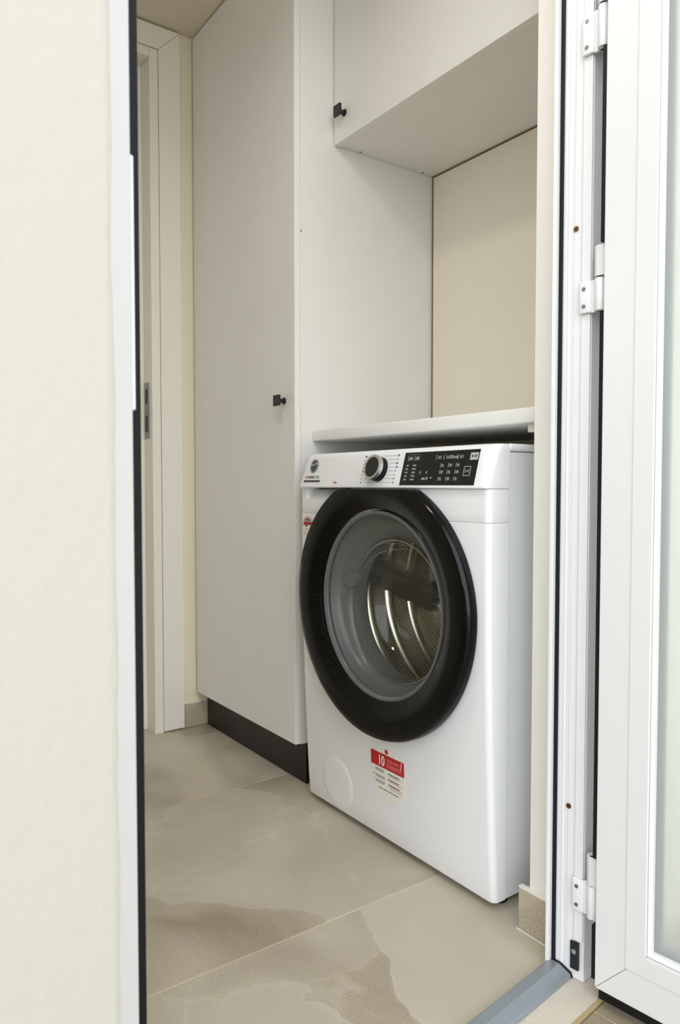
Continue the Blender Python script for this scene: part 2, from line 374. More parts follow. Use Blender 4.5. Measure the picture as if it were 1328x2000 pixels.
# ------------------------------------------------------------------ tall cabinet
XR = -1.553
tc = root('tall_cabinet', (-1.84, 1.2, 0), 'tall white laminate cabinet with a black square knob and black plinth left of the washer', 'cabinet')
link('door', B(X_END + .012, XR, .970, .9865, .110, CEIL - .006), M['cab'], tc, bevel=.0006, seg=1)
dr = tc.children[-1] if tc.children else None
drobj = [o for o in C.objects if o.name.startswith('door') and o.parent == tc][0]
def knob(x, y, z, parent, m):
    bm = bmesh.new(); disc(bm, (x, y - .0002, z), .0085, (0, -1, 0), .0025, 20); disc(bm, (x, y - .0025, z), .0055, (0, -1, 0), .016, 20)
    st = link('knob', bm, m, parent, smooth=True)
    return link('knob_plate', B(x - .0135, x + .0135, y - .0255, y - .0186, z - .0135, z + .0135), m, st, bevel=.0012)
# edge band on the door
link('edge_band', B(XR + .0001, XR + .0008, .9705, .986, .1105, CEIL - .007), M['cab_edge'], drobj)
link('side_panel', B(XR - .0185, XR - .0005, .9875, 1.4255, .108, CEIL - .001), M['cab'], tc)
link('side_panel', B(X_END + .004, X_END + .022, 1.0105, 1.4255, .001, CEIL - .001), M['cab'], tc)
link('base_panel', B(X_END + .0225, XR - .019, .9875, 1.4255, .108, .126), M['cab'], tc)
link('top_panel', B(X_END + .0225, XR - .019, .9875, 1.4255, CEIL - .02, CEIL - .001), M['cab'], tc)
link('back_panel', B(X_END + .0225, XR - .019, 1.420, 1.4255, .127, CEIL - .021), M['cab'], tc)
link('plinth', B(X_END + .014, XR - .004, 1.005, 1.021, .001, .107), M['plinth'], tc)
link('plinth', B(XR - .0165, XR - .001, 1.0215, 1.42, .001, .107), M['plinth'], tc)
knob(-1.602, .9699, .9755, tc, M['blackm'])
# small screw cap on side panel front
link('hole_cap', DC((XR - .0004, .990, 1.39), .0022, (1, 0, 0), .0006, 12), M['grey'], tc)

# ------------------------------------------------------------------ upper cabinet
ZU = 1.621; YU = 1.088
uc = root('wall_cabinet', (-1.19, 1.26, ZU), 'white laminate wall cabinet with a black square knob, hung over the worktop', 'cabinet')
du = link('door', B(XR + .003, -.822, YU, YU + .0175, ZU, CEIL - .004), M['cab'], uc, bevel=.0006, seg=1)
link('bottom_panel', B(XR + .0008, -.8165, YU + .0205, 1.4255, ZU + .003, ZU + .021), M['cab'], uc, bevel=.0004, seg=1)
link('side_panel', B(XR + .0008, XR + .018, YU + .0205, 1.4255, ZU + .0215, CEIL - .002), M['cab'], uc)
link('side_panel', B(-.8345, -.8165, YU + .0205, 1.4255, ZU + .0215, CEIL - .002), M['cab'], uc)
link('back_panel', B(XR + .0185, -.835, 1.420, 1.4255, ZU + .0215, CEIL - .002), M['cab'], uc)
knob(-1.5055, YU - .0001, 1.684, uc, M['blackm'])
for y in (1.168, 1.385):
    link('screw_cap', DC((XR + .0065, y, ZU + .0029), .0030, (0, 0, -1), .0008, 14), M['grey'], uc)

# ------------------------------------------------------------------ backing board, worktop, batten
bb = root('backing_board', (-1.19, 1.428, 1.25), 'cream backing board with a thin brown edge on the wall above the worktop', 'board')
link('board_face', B(XR + .007, -.8165, 1.4235, 1.4255, .902, ZU - .003), M['board'], bb)
link('board_core', B(XR + .0012, -.8165, 1.4257, 1.4312, .902, ZU + .0018), M['brown'], bb, label='thin brown board edge showing at the left and top')
wt = root('worktop', (-1.19, 1.22, .873), 'white laminate worktop spanning the alcove above the washing machine', 'worktop')
WY = 1.022
link('slab', B(XR + .0008, -.8515, WY, 1.4228, .873, .9005), M['wtop'], wt, bevel=.0035, seg=3, smooth=True)
link('end_strip', B(-.8512, -.8162, WY + .002, 1.4228, .8735, .9000), M['wtop'], wt, bevel=.001)
link('support_batten', B(-.880, -.8162, 1.040, 1.40, .858, .8728), M['casing'], root('batten', (-.848, 1.2, .858), 'small pale timber batten on the right wall carrying the worktop end', 'batten'), bevel=.001)

# ------------------------------------------------------------------ washing machine
WL, WR = -1.492, -.885
wm = root('washing_machine', (-1.19, 1.18, 0), 'white front-loading washing machine with large black porthole door under the worktop', 'washing machine')
ZS = .697; ZP = .757
def yf(z):
    if z < ZS: return .9475 + .021 * ((ZS - z) / .685) ** 2.2
    return .9475
def section(z, yfr, rc, ch, yback=.9985, inset=0):
    """front fascia outline at height z; rc corner radius"""
    L_, R_ = WL + inset, WR - inset; pts = [(L_, yback)]
    for k in range(7):
        a = math.pi / 2 * k / 6
        pts.append((L_ + rc - rc * math.cos(a), yfr + ch - ch * math.sin(a)))
    for k in range(7):
        a = math.pi / 2 * (6 - k) / 6
        pts.append((R_ - rc + rc * math.cos(a), yfr + ch - ch * math.sin(a)))
    pts.append((R_, yback)); return pts
def loft(secs):
    bm = bmesh.new(); rows = [[bm.verts.new((x, y, z)) for x, y in s] for z, s in secs]; n = len(rows[0])
    for A, Bq in zip(rows, rows[1:]):
        for i in range(n): bm.faces.new((A[i], A[(i + 1) % n], Bq[(i + 1) % n], Bq[i]))
    bm.faces.new(rows[0][::-1]); bm.faces.new(rows[-1]); return bm
secs = []
zs = [.014, .016, .02] + [.02 + (ZS - .0215) * i / 16 for i in range(1, 17)] + [ZS - .0003]
for z in zs:
    tt = min(1, max(0, (z) / .6)); rc = .013 - .001 * tt
    ins = .003 if z < .0145 else (.001 if z < .017 else (.0007 if z > ZS - .0005 else 0))
    secs.append((z, section(z, yf(z) + ins, rc, .010 + .002 * (1 - tt), inset=ins)))
lower = link('front_panel', loft(secs), M['wh'], wm)
secs = [(ZS + .0002, section(0, .9475 + .0004, .012, .010, inset=.0004))] + [(z, section(z, .9475, .012, .010)) for z in (ZS + .0010, .72, .74, .7565)]
upper = link('upper_fascia', loft(secs), M['wh'], wm)
def pan_y(z): return .9395 + .0205 * (z - ZP) / .075
secs = []
for z, dy, ins in ((ZP, .0035, .002), (ZP + .001, .001, .0005), (ZP + .003, 0, 0), (.78, 0, 0), (.80, 0, 0), (.822, 0, 0), (.828, .0006, 0), (.832, .0025, .0008), (.8355, .0065, .002), (.837, .012, .005)):
    u = (z - ZP) / .08
    secs.append((z, section(z, pan_y(z) + dy, .014 + .020 * u, .010 + .010 * u, yback=1.0, inset=ins)))
cp = link('control_panel', loft(secs), M['wh'], wm)
# openings
PX, PZ = -1.182, .516
cut = [link('cut', lathe_y([(0.0001, .90), (.197, .90), (.197, 1.1), (.0001, 1.1)], PX, PZ, 96), None)]
boolean(lower, cut); 
c2 = link('cut', B(-1.462, -1.28, .90, .9775, .731, ZP + .004), None, bevel=.007, seg=3)
boolean(upper, [cut[0], c2])
for c in cut + [c2]: D.objects.remove(c)
for o in (lower, upper, cp):
    for p in o.data.polygons: p.use_smooth = True
    o.data.set_sharp_from_angle(angle=math.radians(28))
# detergent drawer: handle scoop with dark slot
dw = link('drawer_handle_scoop', prism([(.9775, .7315), (.9775, .7565), (.9745, .7565), (.955, .7375), (.9505, .7315)], -1.461, -1.281, T=lambda v: Vector((v.z, v.x, v.y))), M['recess'], wm)
link('slot', B(-1.405, -1.30, .9440, .9550, .7535, .7572), M['blackm'], dw)
# casing, lid
bm = bmesh.new()
box(bm, WR - .0055, WR - .003, 1.0005, 1.405, .016, .822); box(bm, WL + .003, WL + .0055, 1.0005, 1.405, .016, .822)
box(bm, WL + .0056, WR - .0056, 1.402, 1.405, .016, .822); box(bm, WL + .0056, WR - .0056, 1.0005, 1.4015, .016, .019)
link('casing', bm, M['whm'], wm)
link('side_flange', B(WR - .0035, WR - .0022, 1.002, 1.006, .02, .818), M['whm'], wm)
link('lid', B(WL + .0005, WR - .0005, 1.0012, 1.41, .8232, .8375), M['wh'], wm, bevel=.005, seg=3, smooth=True)
for x in (WL + .05, WR - .035):
    for y in (1.012, 1.37):
        bm = DC((x, y, 0.0), .021, (0, 0, 1), .007, 24, .019); disc(bm, (x, y, .007), .009, (0, 0, 1), .009, 16)
        link('foot', bm, M['rubber'], wm)
# filter cover: round flush cap with groove
zf = .080; xf = -1.362
def on_front(x, z, d): return Vector((x, yf(z) - d, z))
bm = bmesh.new()
segn = 64
for r0, r1, d in ((.0585, .060, .0011),):
    inner = [bm.verts.new(on_front(xf + .0585 * math.cos(2 * math.pi * i / segn), zf + .0585 * math.sin(2 * math.pi * i / segn), .0005)) for i in range(segn)]
    mid = [bm.verts.new(on_front(xf + .0592 * math.cos(2 * math.pi * i / segn), zf + .0592 * math.sin(2 * math.pi * i / segn), .0002)) for i in range(segn)]
    low = [bm.verts.new(on_front(xf + .0594 * math.cos(2 * math.pi * i / segn), zf + .0594 * math.sin(2 * math.pi * i / segn), -.002)) for i in range(segn)]
    rr = [[bm.verts.new(on_front(xf + q * math.cos(2 * math.pi * i / segn), zf + q * math.sin(2 * math.pi * i / segn), .0005)) for i in range(segn)] for q in (.045, .03, .015)]
    cc = bm.verts.new(on_front(xf, zf, .0005))
    chain = [low, mid, inner] + rr
    for A, Bq in zip(chain, chain[1:]):
        for i in range(segn): bm.faces.new((A[i], A[(i + 1) % segn], Bq[(i + 1) % segn], Bq[i]))
    for i in range(segn): bm.faces.new((rr[-1][i], rr[-1][(i + 1) % segn], cc))
link('filter_cover', bm, M['wh'], wm, smooth=True)

# porthole door ring
DX, DZ = -1.187, .520
CAPZ = .7555
prof = [(.196, .9465), (.275, .9466), (.2795, .944), (.2795, .9325), (.2765, .9252), (.2735, .9228), (.262, .9220), (.238, .9221), (.229, .9238), (.205, .9345), (.200, .937), (.1945, .940)]
ringo = link('porthole_ring', lathe_y(prof, DX, DZ, 160, cap=CAPZ, flat=.94, close=True), M['ring'], wm, smooth=True)
# fine radial ribs on the inner slope
bm = bmesh.new(); nr = 150
for i in range(nr):
    a = 2 * math.pi * i / nr
    if not (126 < math.degrees(a) < 332): continue
    ca, sa = math.cos(a), math.sin(a); w = .0013
    P = []
    for r, y in ((.2285, .9245), (.2270, .9242), (.202, .9352), (.200, .938)):
        for s in (-w, w): P.append(bm.verts.new((DX + r * ca - s * sa, y, DZ + r * sa + s * ca)))
    for f in ((0, 1, 3, 2), (2, 3, 5, 4), (4, 5, 7, 6), (0, 2, 4, 6), (1, 7, 5, 3)): bm.faces.new([P[j] for j in f])
link('rib', bm, M['rib'], ringo, kind='stuff')
link('porthole_trim', lathe_y([(.1955, .9395), (.1945, .9365), (.1900, .9365), (.1870, .9395), (.1860, .9455), (.1945, .9455)], PX, PZ, 128, close=True), M['trimgrey'], wm, smooth=True)
# grey inner collar (seen through the outer window)
collar = link('rubber_collar', lathe_y([(.194, .947), (.1855, .950), (.182, .958, -.001), (.179, .966, -.002), (.172, .974, -.005), (.166, .977, -.008), (.159, .984, -.012), (.153, .992, -.016), (.151, 1.004, -.018), (.149, 1.02, -.018), (.155, 1.032, -.014), (.196, 1.034)], PX, PZ, 128), M['seal'], wm, smooth=True)
# small moulded lug on the collar (left side)
bm = bmesh.new(); disc(bm, (PX - .150, .985, PZ + .036), .022, (.25, -1, 0), .010, 28, .018)
link('collar_lug', bm, M['seal'], collar, smooth=True)
# glass bowl and its bright edge
GZ = PZ - .018
link('glass_bowl', lathe_y([(.1490, .988), (.1480, .995), (.144, 1.010), (.135, 1.035), (.118, 1.060), (.09, 1.078), (.05, 1.088), (.0005, 1.091)], PX, GZ, 96), M['glass'], wm, smooth=True)
link('glass_edge', lathe_y([(.1508, .9865), (.1508, .9890), (.1492, .9890), (.1492, .9865)], PX, GZ, 96, close=True), M['silver'], wm, smooth=True)
link('outer_window', lathe_y([(.1885, .9440), (.15, .9425), (.08, .9415), (.0005, .9412)], PX, PZ, 96), M['glass'], wm, smooth=True)
# drum
dm = link('drum', lathe_y([(.240, 1.040), (.240, 1.30)], PX, PZ, 128, uv=True), M['drum'], wm, smooth=True)
link('drum_front', lathe_y([(.165, 1.030), (.180, 1.035), (.2398, 1.0395)], PX, PZ, 128), M['drumplain'], dm, smooth=True)
link('drum_back', lathe_y([(.2398, 1.30), (.205, 1.292), (.19, 1.28), (.12, 1.285), (.085, 1.27), (.05, 1.262), (.0005, 1.26)], PX, PZ, 96, uv=True), M['drum'], dm, smooth=True)
for a in (math.radians(173), math.radians(293), math.radians(53)):
    bm = bmesh.new(); rows = []
    for j in range(9):
        y = 1.045 + .25 * j / 8; tw = a + .5 * (j / 8 - .4); sc_ = .75 + .25 * math.sin(math.pi * j / 8)
        row = []
        for k in range(11):
            u = k / 10 * 2 - 1; hgt = .062 * sc_ * (1 - abs(u) ** 2.2); th = tw + u * .17
            r = .2395 - hgt
            row.append(bm.verts.new((PX + r * math.cos(th), y, PZ + r * math.sin(th))))
        rows.append(row)
    for A, Bq in zip(rows, rows[1:]):
        for i in range(10): bm.faces.new((A[i], A[i + 1], Bq[i + 1], Bq[i]))
    bm.faces.new(rows[0]); bm.faces.new(rows[-1][::-1])
    link('drum_lifter', bm, M['lifter'], dm, smooth=True)
for y in (1.10, 1.165, 1.235):
    pr = [(.2396, y - .014), (.2345, y - .009), (.2315, y), (.2345, y + .009), (.2396, y + .014)]
    link('drum_ridge', lathe_y(pr, PX, PZ, 96), M['drumplain'], dm, smooth=True)
for k in range(6):
    a = math.radians(60 * k + 15); ca, sa = math.cos(a), math.sin(a); bm = bmesh.new(); rows = []
    for j in range(7):
        r = .06 + .14 * j / 6; row = []
        for q in range(5):
            u = q / 4 * 2 - 1; w = .022 - .010 * j / 6; hgt = .016 * (1 - u * u)
            yb = 1.265 + .02 * min(1, (r - .05) / .04)
            row.append(bm.verts.new((PX + r * ca - u * w * sa, yb - hgt, PZ + r * sa + u * w * ca)))
        rows.append(row)
    for A, Bq in zip(rows, rows[1:]):
        for i in range(4): bm.faces.new((A[i], A[i + 1], Bq[i + 1], Bq[i]))
    bm.faces.new(rows[0]); bm.faces.new(rows[-1][::-1])
    link('back_rib', bm, M['drumplain'], dm, smooth=True)
# ring-shaped wall behind the collar closing the view into the casing
link('tub_wall', lathe_y([(.196, 1.034), (.262, 1.036), (.262, 1.38), (.0005, 1.38)], PX, PZ, 96), M['seal'], wm)

# control panel fittings
UPV = Vector((0, .0205, .075)).normalized(); RT = Vector((1, 0, 0)); NRM = RT.cross(UPV)
def pp(x, z, d=.0003): return Vector((x, pan_y(z), z)) + NRM * d
def pquad(bm, x0, x1, z0, z1, d=.0004):
    P = [bm.verts.new(pp(x, z, q)) for q in (-.0004, d) for x, z in ((x0, z0), (x1, z0), (x1, z1), (x0, z1))]
    for f in ((3, 2, 1, 0), (4, 5, 6, 7), (0, 1, 5, 4), (1, 2, 6, 5), (2, 3, 7, 6), (3, 0, 4, 7)): bm.faces.new([P[i] for i in f])
    return bm
disp = link('display', pquad(bmesh.new(), -1.118, -.9155, .7632, .8275, .0006), M['display'], cp)
bm = bmesh.new()
def dq(x0, x1, z0, z1): pquad(bm, x0, x1, z0, z1, .0009)
XD = -1.118; WD = .2025
# upper row left
for k2_ in range(2):
    x = XD + .012 + k2_ * .019
    dq(x, x + .0012, .8105, .820); 
    for q in range(3): dq(x + .004 + q * .0035, x + .0062 + q * .0035, .812, .8185)
dq(XD + .012, XD + .045, .8225, .8229)
# upper row right
for x in (.092, .113, .149):
    dq(XD + x, XD + x + .0012, .8105, .820)
for x in (.098, .120, .155): 
    dq(XD + x, XD + x + .008, .8125, .8135); dq(XD + x, XD + x + .001, .8125, .8185); dq(XD + x + .007, XD + x + .008, .8125, .8185); dq(XD + x + .003, XD + x + .005, .8145, .8175)
# led lists
for r in range(5):
    z = .7995 - r * .0068
    for c, x in enumerate((.010, .029)):
        dq(XD + x, XD + x + .0007, z, z + .004); dq(XD + x + .0025, XD + x + .0045, z + .0005, z + .0035); dq(XD + x + .0055, XD + x + .0075 + c * .003, z + .0005, z + .0035)
for x, z in ((.053, .785), (.071, .785)):
    dq(XD + x, XD + x + .004, z, z + .001); dq(XD + x, XD + x + .001, z, z + .005); dq(XD + x + .003, XD + x + .004, z, z + .005)
dq(XD + .060, XD + .080, .7735, .7742); dq(XD + .063, XD + .071, .7735, .7775); dq(XD + .074, XD + .079, .7750, .7785); dq(XD + .086, XD + .090, .7755, .7785)
# three by three option keys
for r in range(3):
    for c in range(3):
        x = XD + .108 + c * .0205; z = .7965 - r * .0125
        dq(x, x + .0011, z, z + .0075)
        dq(x + .0035, x + .0095, z + .0008, z + .0018)
        dq(x + .0035, x + .0045, z + .0008, z + .0065)
        if (r + c) % 2: dq(x + .0085, x + .0095, z + .0008, z + .0065)
        dq(x + .0055, x + .0078, z + .0028, z + .0058)
x0, x1, z0, z1 = XD + .171, XD + .188, .780, .7975
dq(x0, x1, z0, z0 + .0012); dq(x0, x1, z1 - .0012, z1); dq(x0, x0 + .0012, z0, z1); dq(x1 - .0012, x1, z0, z1); dq(x0 + .004, x0 + .0052, .7855, .7920); dq(x1 - .0052, x1 - .004, .7855, .7920); dq(x0 + .0065, x1 - .0065, .7880, .7895)
text_bm(bm, '30min', .0095, pp(XD + .128, .8125, .0007), RT, UPV, .00012)
link('display_symbols', bm, M['mgrey'], disp)
bm = pquad(bmesh.new(), XD + .1815, XD + .2005, .8085, .8215, .0010)
kb = link('start_button', bm, M['lgrey'], disp)
bm = bmesh.new(); pquad(bm, XD + .1925, XD + .194, .8125, .818, .0013); pquad(bm, XD + .1955, XD + .197, .8125, .818, .0013)
P = [bm.verts.new(pp(x, z, .0013)) for x, z in ((XD + .1855, .8125), (XD + .1905, .81525), (XD + .1855, .818))]; bm.faces.new(P)
link('play_pause_symbol', bm, M['blackm'], kb)
# programme dial
KX, KZ = -1.192, .7955
kc = pp(KX, KZ)
bm = DC(kc, .0268, NRM, .009, 48, .0264); disc(bm, kc + NRM * .009, .0262, NRM, .0095, 48, .0245)
dial = link('programme_dial', bm, M['ring'], wm, smooth=True)
link('silver_bezel', ring_at(kc, .0268, .0212, NRM, .0125, .0205), M['silver'], dial, smooth=True)
link('dial_face', DC(kc + NRM * .0188, .0214, NRM, .0012, 40), M['display'], dial)
# dial lines and marks
bm = bmesh.new()
for i in range(8):
    z = .8235 - i * .0078
    hw = math.sqrt(max(0, .0290 ** 2 - (z - KZ) ** 2))
    if i in (0, 1, 2, 3, 4, 5, 6, 7):
        pquad(bm, KX + hw + .002, KX + .050, z - .0002, z + .0002)
        pquad(bm, KX - .046, KX - hw - .002, z - .0002, z + .0002)
link('dial_line', bm, M['grey'], cp)
bm = bmesh.new()
for i in range(8):
    z = .8235 - i * .0078
    for s in (-1, 1):
        x = KX + s * .054 + (random.uniform(-.001, .001))
        for q in range(random.choice((1, 2, 2))):
            w = random.uniform(.0012, .0022); pquad(bm, x + q * .003 - .002, x + q * .003 + w - .002, z - .0018, z + .0018)
            pquad(bm, x + q * .003 - .002, x + q * .003 + w - .0012, z - .0018, z - .0012)
link('dial_mark', bm, M['dgrey'], cp, kind='stuff')
# brand roundel, model lettering
LX, LZ = -1.439, .8075
em = link('brand_roundel', DC(pp(LX, LZ, -.0002), .0165, NRM, .0012, 40), M['dgrey'], cp)
link('roundel_ring', ring_at(pp(LX, LZ, 0), .0158, .0142, NRM, .0008, .0016, 40), M['lgrey'], em)
link('roundel_script', text_bm(bmesh.new(), 'Hoover', .0095, pp(LX, LZ - .0018, .0013) - RT * .0132, RT * 1 + UPV * .25, UPV, .0001, xs=.95), M['lgrey'], em)
bm = text_bm(bmesh.new(), 'H-', .0098, pp(-1.4665, .7785), RT, UPV, .0002)
link('model_lettering', bm, M['red'], cp)
link('model_lettering', text_bm(bmesh.new(), 'WASH', .0098, pp(-1.4560, .7785), RT, UPV, .00015), M['dgrey'], cp)
link('model_lettering', text_bm(bmesh.new(), '500', .0098, pp(-1.4245, .7785), RT, UPV, .0000), M['grey'], cp)
link('model_bar', pquad(bmesh.new(), -1.470, -1.403, .7700, .7748), M['dgrey'], cp)
link('capacity_lettering', text_bm(bmesh.new(), '7', .0085, pp(-1.348, .7665), RT, UPV, .0002), M['red'], cp)
link('capacity_lettering', text_bm(bmesh.new(), 'KG', .0060, pp(-1.3425, .7665), RT, UPV, .0002), M['red'], cp)

# stickers on the front (own things: they were stuck on)
def on_f(x, z, d=.0005): return Vector((x, yf(z) - d, z))
def fpoly(bm, pts, d0, d1):
    lo = [bm.verts.new(on_f(x, z, d0)) for x, z in pts]; hi = [bm.verts.new(on_f(x, z, d1)) for x, z in pts]; n = len(pts)
    bm.faces.new(lo[::-1]); bm.faces.new(hi)
    for i in range(n): bm.faces.new((lo[i], lo[(i + 1) % n], hi[(i + 1) % n], hi[i]))
    return bm
def circ(x, z, r, n=40): return [(x + r * math.cos(2 * math.pi * i / n), z + r * math.sin(2 * math.pi * i / n)) for i in range(n)]
SX, SZ = -1.174, .158
gs = root('guarantee_sticker', on_f(SX, SZ), 'round pale sticker with a red 10 year parts guarantee band below the porthole', 'sticker')
link('sticker_base', fpoly(bmesh.new(), circ(SX, SZ, .056), .0002, .0007), M['stick'], gs)
link('red_band', fpoly(bmesh.new(), [(SX - .054, .170), (SX + .054, .170), (SX + .054, .2005), (SX - .054, .2005)], .0007, .0011), M['red'], gs)
UF = Vector((0, -.003, 1)).normalized()
def ft(s, size, x, z, m, name='lettering', bold=.0001, xs=1., d=.0013): return link(name, text_bm(bmesh.new(), s, size, on_f(x, z, d + .0004), RT, (0, -.012, 1), bold, xs=xs), m, gs)
ft('10', .0300, SX - .0300, .1750, M['whprint'], bold=.0004, xs=.75)
ft('YEAR PARTS', .0100, SX - .0005, .1870, M['pink'], xs=.75)
ft('GUARANTEE', .0120, SX - .0005, .1755, M['pink'], xs=.68, bold=.0003)
ft('/', .0190, SX + .0445, .1850, M['whprint'], bold=.0008, xs=.5)
link('roundel', fpoly(bmesh.new(), circ(SX - .001, .2075, .0052, 20), .0007, .0012), M['red'], gs)
bm = bmesh.new(); bm2 = bmesh.new()
def line(b_, x0, x1, z, h=.0009): fpoly(b_, [(x0, z - h), (x1, z - h), (x1, z + h), (x0, z + h)], .0007, .0010)
random.seed(3)
def words(b_, x0, x1, z, h):
    x = x0
    while x < x1 - .002:
        w = min(random.uniform(.002, .006), x1 - x); line(b_, x, x + w, z, h); x += w + .0012
for z in (.1640, .1605, .1500, .1465, .1385, .1350): words(bm, SX - .040, SX - .010, z, .0007)
for z in (.1620, .1500, .1385): words(bm, SX + .002, SX + .038, z, .0012)
for z in (.1585, .1465, .1350, .1310): words(bm2, SX + .008, SX + .044, z, .0006)
words(bm, SX - .032, SX + .034, .1235, .0008)
link('small_print', bm, M['dgrey'], gs); link('small_print', bm2, M['pink'], gs, label='pale red small print')
link('bullet', fpoly(bmesh.new(), circ(SX - .046, .1505, .0016, 10), .0007, .0011), M['red'], gs)
link('bullet', fpoly(bmesh.new(), circ(SX - .046, .1385, .0016, 10), .0007, .0011), M['red'], gs)
QX, QZ = -1.459, .668
ps = root('round_sticker', on_f(QX, QZ), 'small round red and white sticker at the upper left beside the porthole', 'sticker')
link('sticker_base', fpoly(bmesh.new(), circ(QX, QZ, .0215), .0002, .0006), M['pink'], ps)
link('sticker_face', fpoly(bmesh.new(), circ(QX, QZ, .0195), .0006, .0008), M['stick'], ps)
link('red_band', fpoly(bmesh.new(), [(QX - .0175, QZ + .001), (QX + .0190, QZ + .001), (QX + .0180, QZ + .009), (QX - .0160, QZ + .009)], .0008, .0011), M['red'], ps)
link('grey_cap', fpoly(bmesh.new(), [(QX + .0185 * math.cos(a), QZ + .0185 * math.sin(a)) for a in [math.radians(33 + 114 * i / 12) for i in range(13)]], .0008, .0010), M['grey'], ps)
bm = bmesh.new(); fpoly(bm, circ(QX - .006, QZ + .0015, .0050, 16), .0011, .0014)
link('roundel', bm, M['dgrey'], ps)
link('small_print', fpoly(bmesh.new(), [(QX - .006, QZ - .012), (QX - .001, QZ - .012), (QX - .001, QZ - .005), (QX - .006, QZ - .005)], .0008, .0010), M['lgrey'], ps)

# ------------------------------------------------------------------ outer door frame
fr = root('trim_2', T_en(Vector((.66, -.58, 0))), 'white aluminium frame of the outer doorway with black gaskets and grey threshold', kind='structure')
HT = 2.16
# right jamb
J = link('right_jamb', EB(1.020, 1.0605, -.6135, -.5602, .0, HT), M['alu'], fr, bevel=.0008)
link('jamb_lip', EB(1.0085, 1.0605, -.6200, -.6140, .0, HT), M['alu'], fr, bevel=.0006)
link('gasket', EB(1.0160, 1.0195, -.6136, -.6075, .008, HT - .002), M['rubber'], fr, bevel=.001)
for n0, n1, e0 in ((-.5995, -.5965, 1.0186), (-.5925, -.5905, 1.0188), (-.5890, -.5760, 1.0184)):
    link('jamb_rib', EB(e0, 1.0199, n0, n1, .012, HT - .002), M['alu'], fr, bevel=.0004, seg=1)
link('cover_strip', EB(1.0155, 1.0199, -.5752, -.5608, .0630, HT - .002), M['alu'], fr, bevel=.0010)
link('jamb_rebate', EB(1.0480, 1.0605, -.5600, -.5200, .0, HT), M['alu'], fr, bevel=.0008)
# left jamb and head
link('left_jamb', EB(.2280, .2752, -.6000, -.5435, .0, HT), M['jamb_dimmed'], fr, bevel=.0008)
link('left_jamb', EB(.2754, .3030, -.6200, -.6005, .0, HT), M['alu'], fr, bevel=.0008)
link('gasket', EB(.2755, .3085, -.6003, -.5940, .008, HT - .002), M['rubber'], fr, bevel=.001)
link('head', EB(.2280, 1.0605, -.6200, -.5435, HT + .0005, HT + .045), M['alu'], fr, bevel=.0008)
link('keep_plate', EB(.2754, .2838, -.5630, -.5545, .8250, 1.0290), M['alu'], fr, bevel=.0015)
# threshold
pl = [(-.6170, .0004), (-.6170, .0125), (-.6150, .0140), (-.5985, .0140), (-.5800, .0065), (-.5780, .0004)]
link('threshold', prism(pl, .3065, 1.0158, T=lambda v: T_en(Vector((v.z, v.x, v.y)))), M['alu_grey'], fr, bevel=.0006, seg=1)
pl2 = [(-.6166, .0004), (-.6180, .0130), (-.6150, .0155), (-.5980, .0155), (-.5790, .0078), (-.5765, .0004)]
link('rubber_end', prism(pl2, 1.0160, 1.0178, T=lambda v: T_en(Vector((v.z, v.x, v.y)))), M['rubber'], fr)
br = link('black_bracket', EB(1.0140, 1.0183, -.5800, -.5660, .0170, .0600), M['blackm'], fr, bevel=.0008)
link('screw', DC(T_en(Vector((1.0139, -.5730, .0460))), .0038, -EV, .0014, 18), M['silver'], br)
link('screw', DC(T_en(Vector((1.0183, -.5858, 1.148))), .0042, -EV, .0012, 18), M['brass'], fr, label='brass coloured screw')
link('screw', DC(T_en(Vector((1.0183, -.5871, .268))), .0042, -EV, .0012, 18), M['rustscrew'], fr, label='rust brown screw')
for z in (1.148, .268):
    n_ = -.5858 if z > 1 else -.5871
    link('screw_recess', DC(T_en(Vector((1.0171, n_, z))), .0018, -EV, .0003, 12), M['blackm'], fr)
# fixed halves of the three hinges
HB = T_en(Vector((1.0110, -.5420, 0)))
for z0, z1 in ((1.3930, 1.4520), (1.0180, 1.0650), (.1140, .1640)):
    hz = link('hinge', EB(1.0095, 1.0150, -.5752, -.5570, z0, z1), M['alu'], fr, bevel=.0018, seg=3, smooth=True)
    bm = EB(1.0125, 1.0175, -.5575, -.5420, z0, z1)
    link('hinge_web', bm, M['alu'], hz)
    bm = DC(HB + Vector((0, 0, z0)), .0082, (0, 0, 1), z1 - z0, 28)
    link('hinge_knuckle', bm, M['alu'], hz, bevel=.0008, smooth=True)
    for zz in (z0 + .010, z1 - .0115):
        link('screw', DC(T_en(Vector((1.0094, -.5675, zz))), .0030, -EV, .0009, 16), M['steel'], hz)

# ------------------------------------------------------------------ outer door leaf (open, standing square to the wall)
d1 = root('door_1', T_en(Vector((1.02, -.16, 0))), 'open white aluminium outer door with a frosted glass pane, standing square to the wall', kind='structure')
N0, N1 = -.5290, .170; Z0, Z1 = .0205, 2.14; SW = .0770; E0, E1 = .9960, 1.0440
def tleaf(v): return T_en(Vector((v.z, v.x, v.y)))
link('stile', prism([(N0, Z0 + .0), (N0 + SW, Z0 + SW + .006), (N0 + SW, Z1 - SW), (N0, Z1)], E0, E1, T=tleaf), M['leaf_dimmed'], d1, bevel=.0012)
link('stile', prism([(N1, Z0), (N1, Z1), (N1 - SW, Z1 - SW), (N1 - SW, Z0 + SW + .006)], E0, E1, T=tleaf), M['leaf_dimmed'], d1, bevel=.0012)
link('rail', prism([(N0 + .0006, Z0), (N1 - .0006, Z0), (N1 - SW, Z0 + SW + .0054), (N0 + SW, Z0 + SW + .0054)], E0, E1, T=tleaf), M['leaf_dimmed'], d1, bevel=.0012)
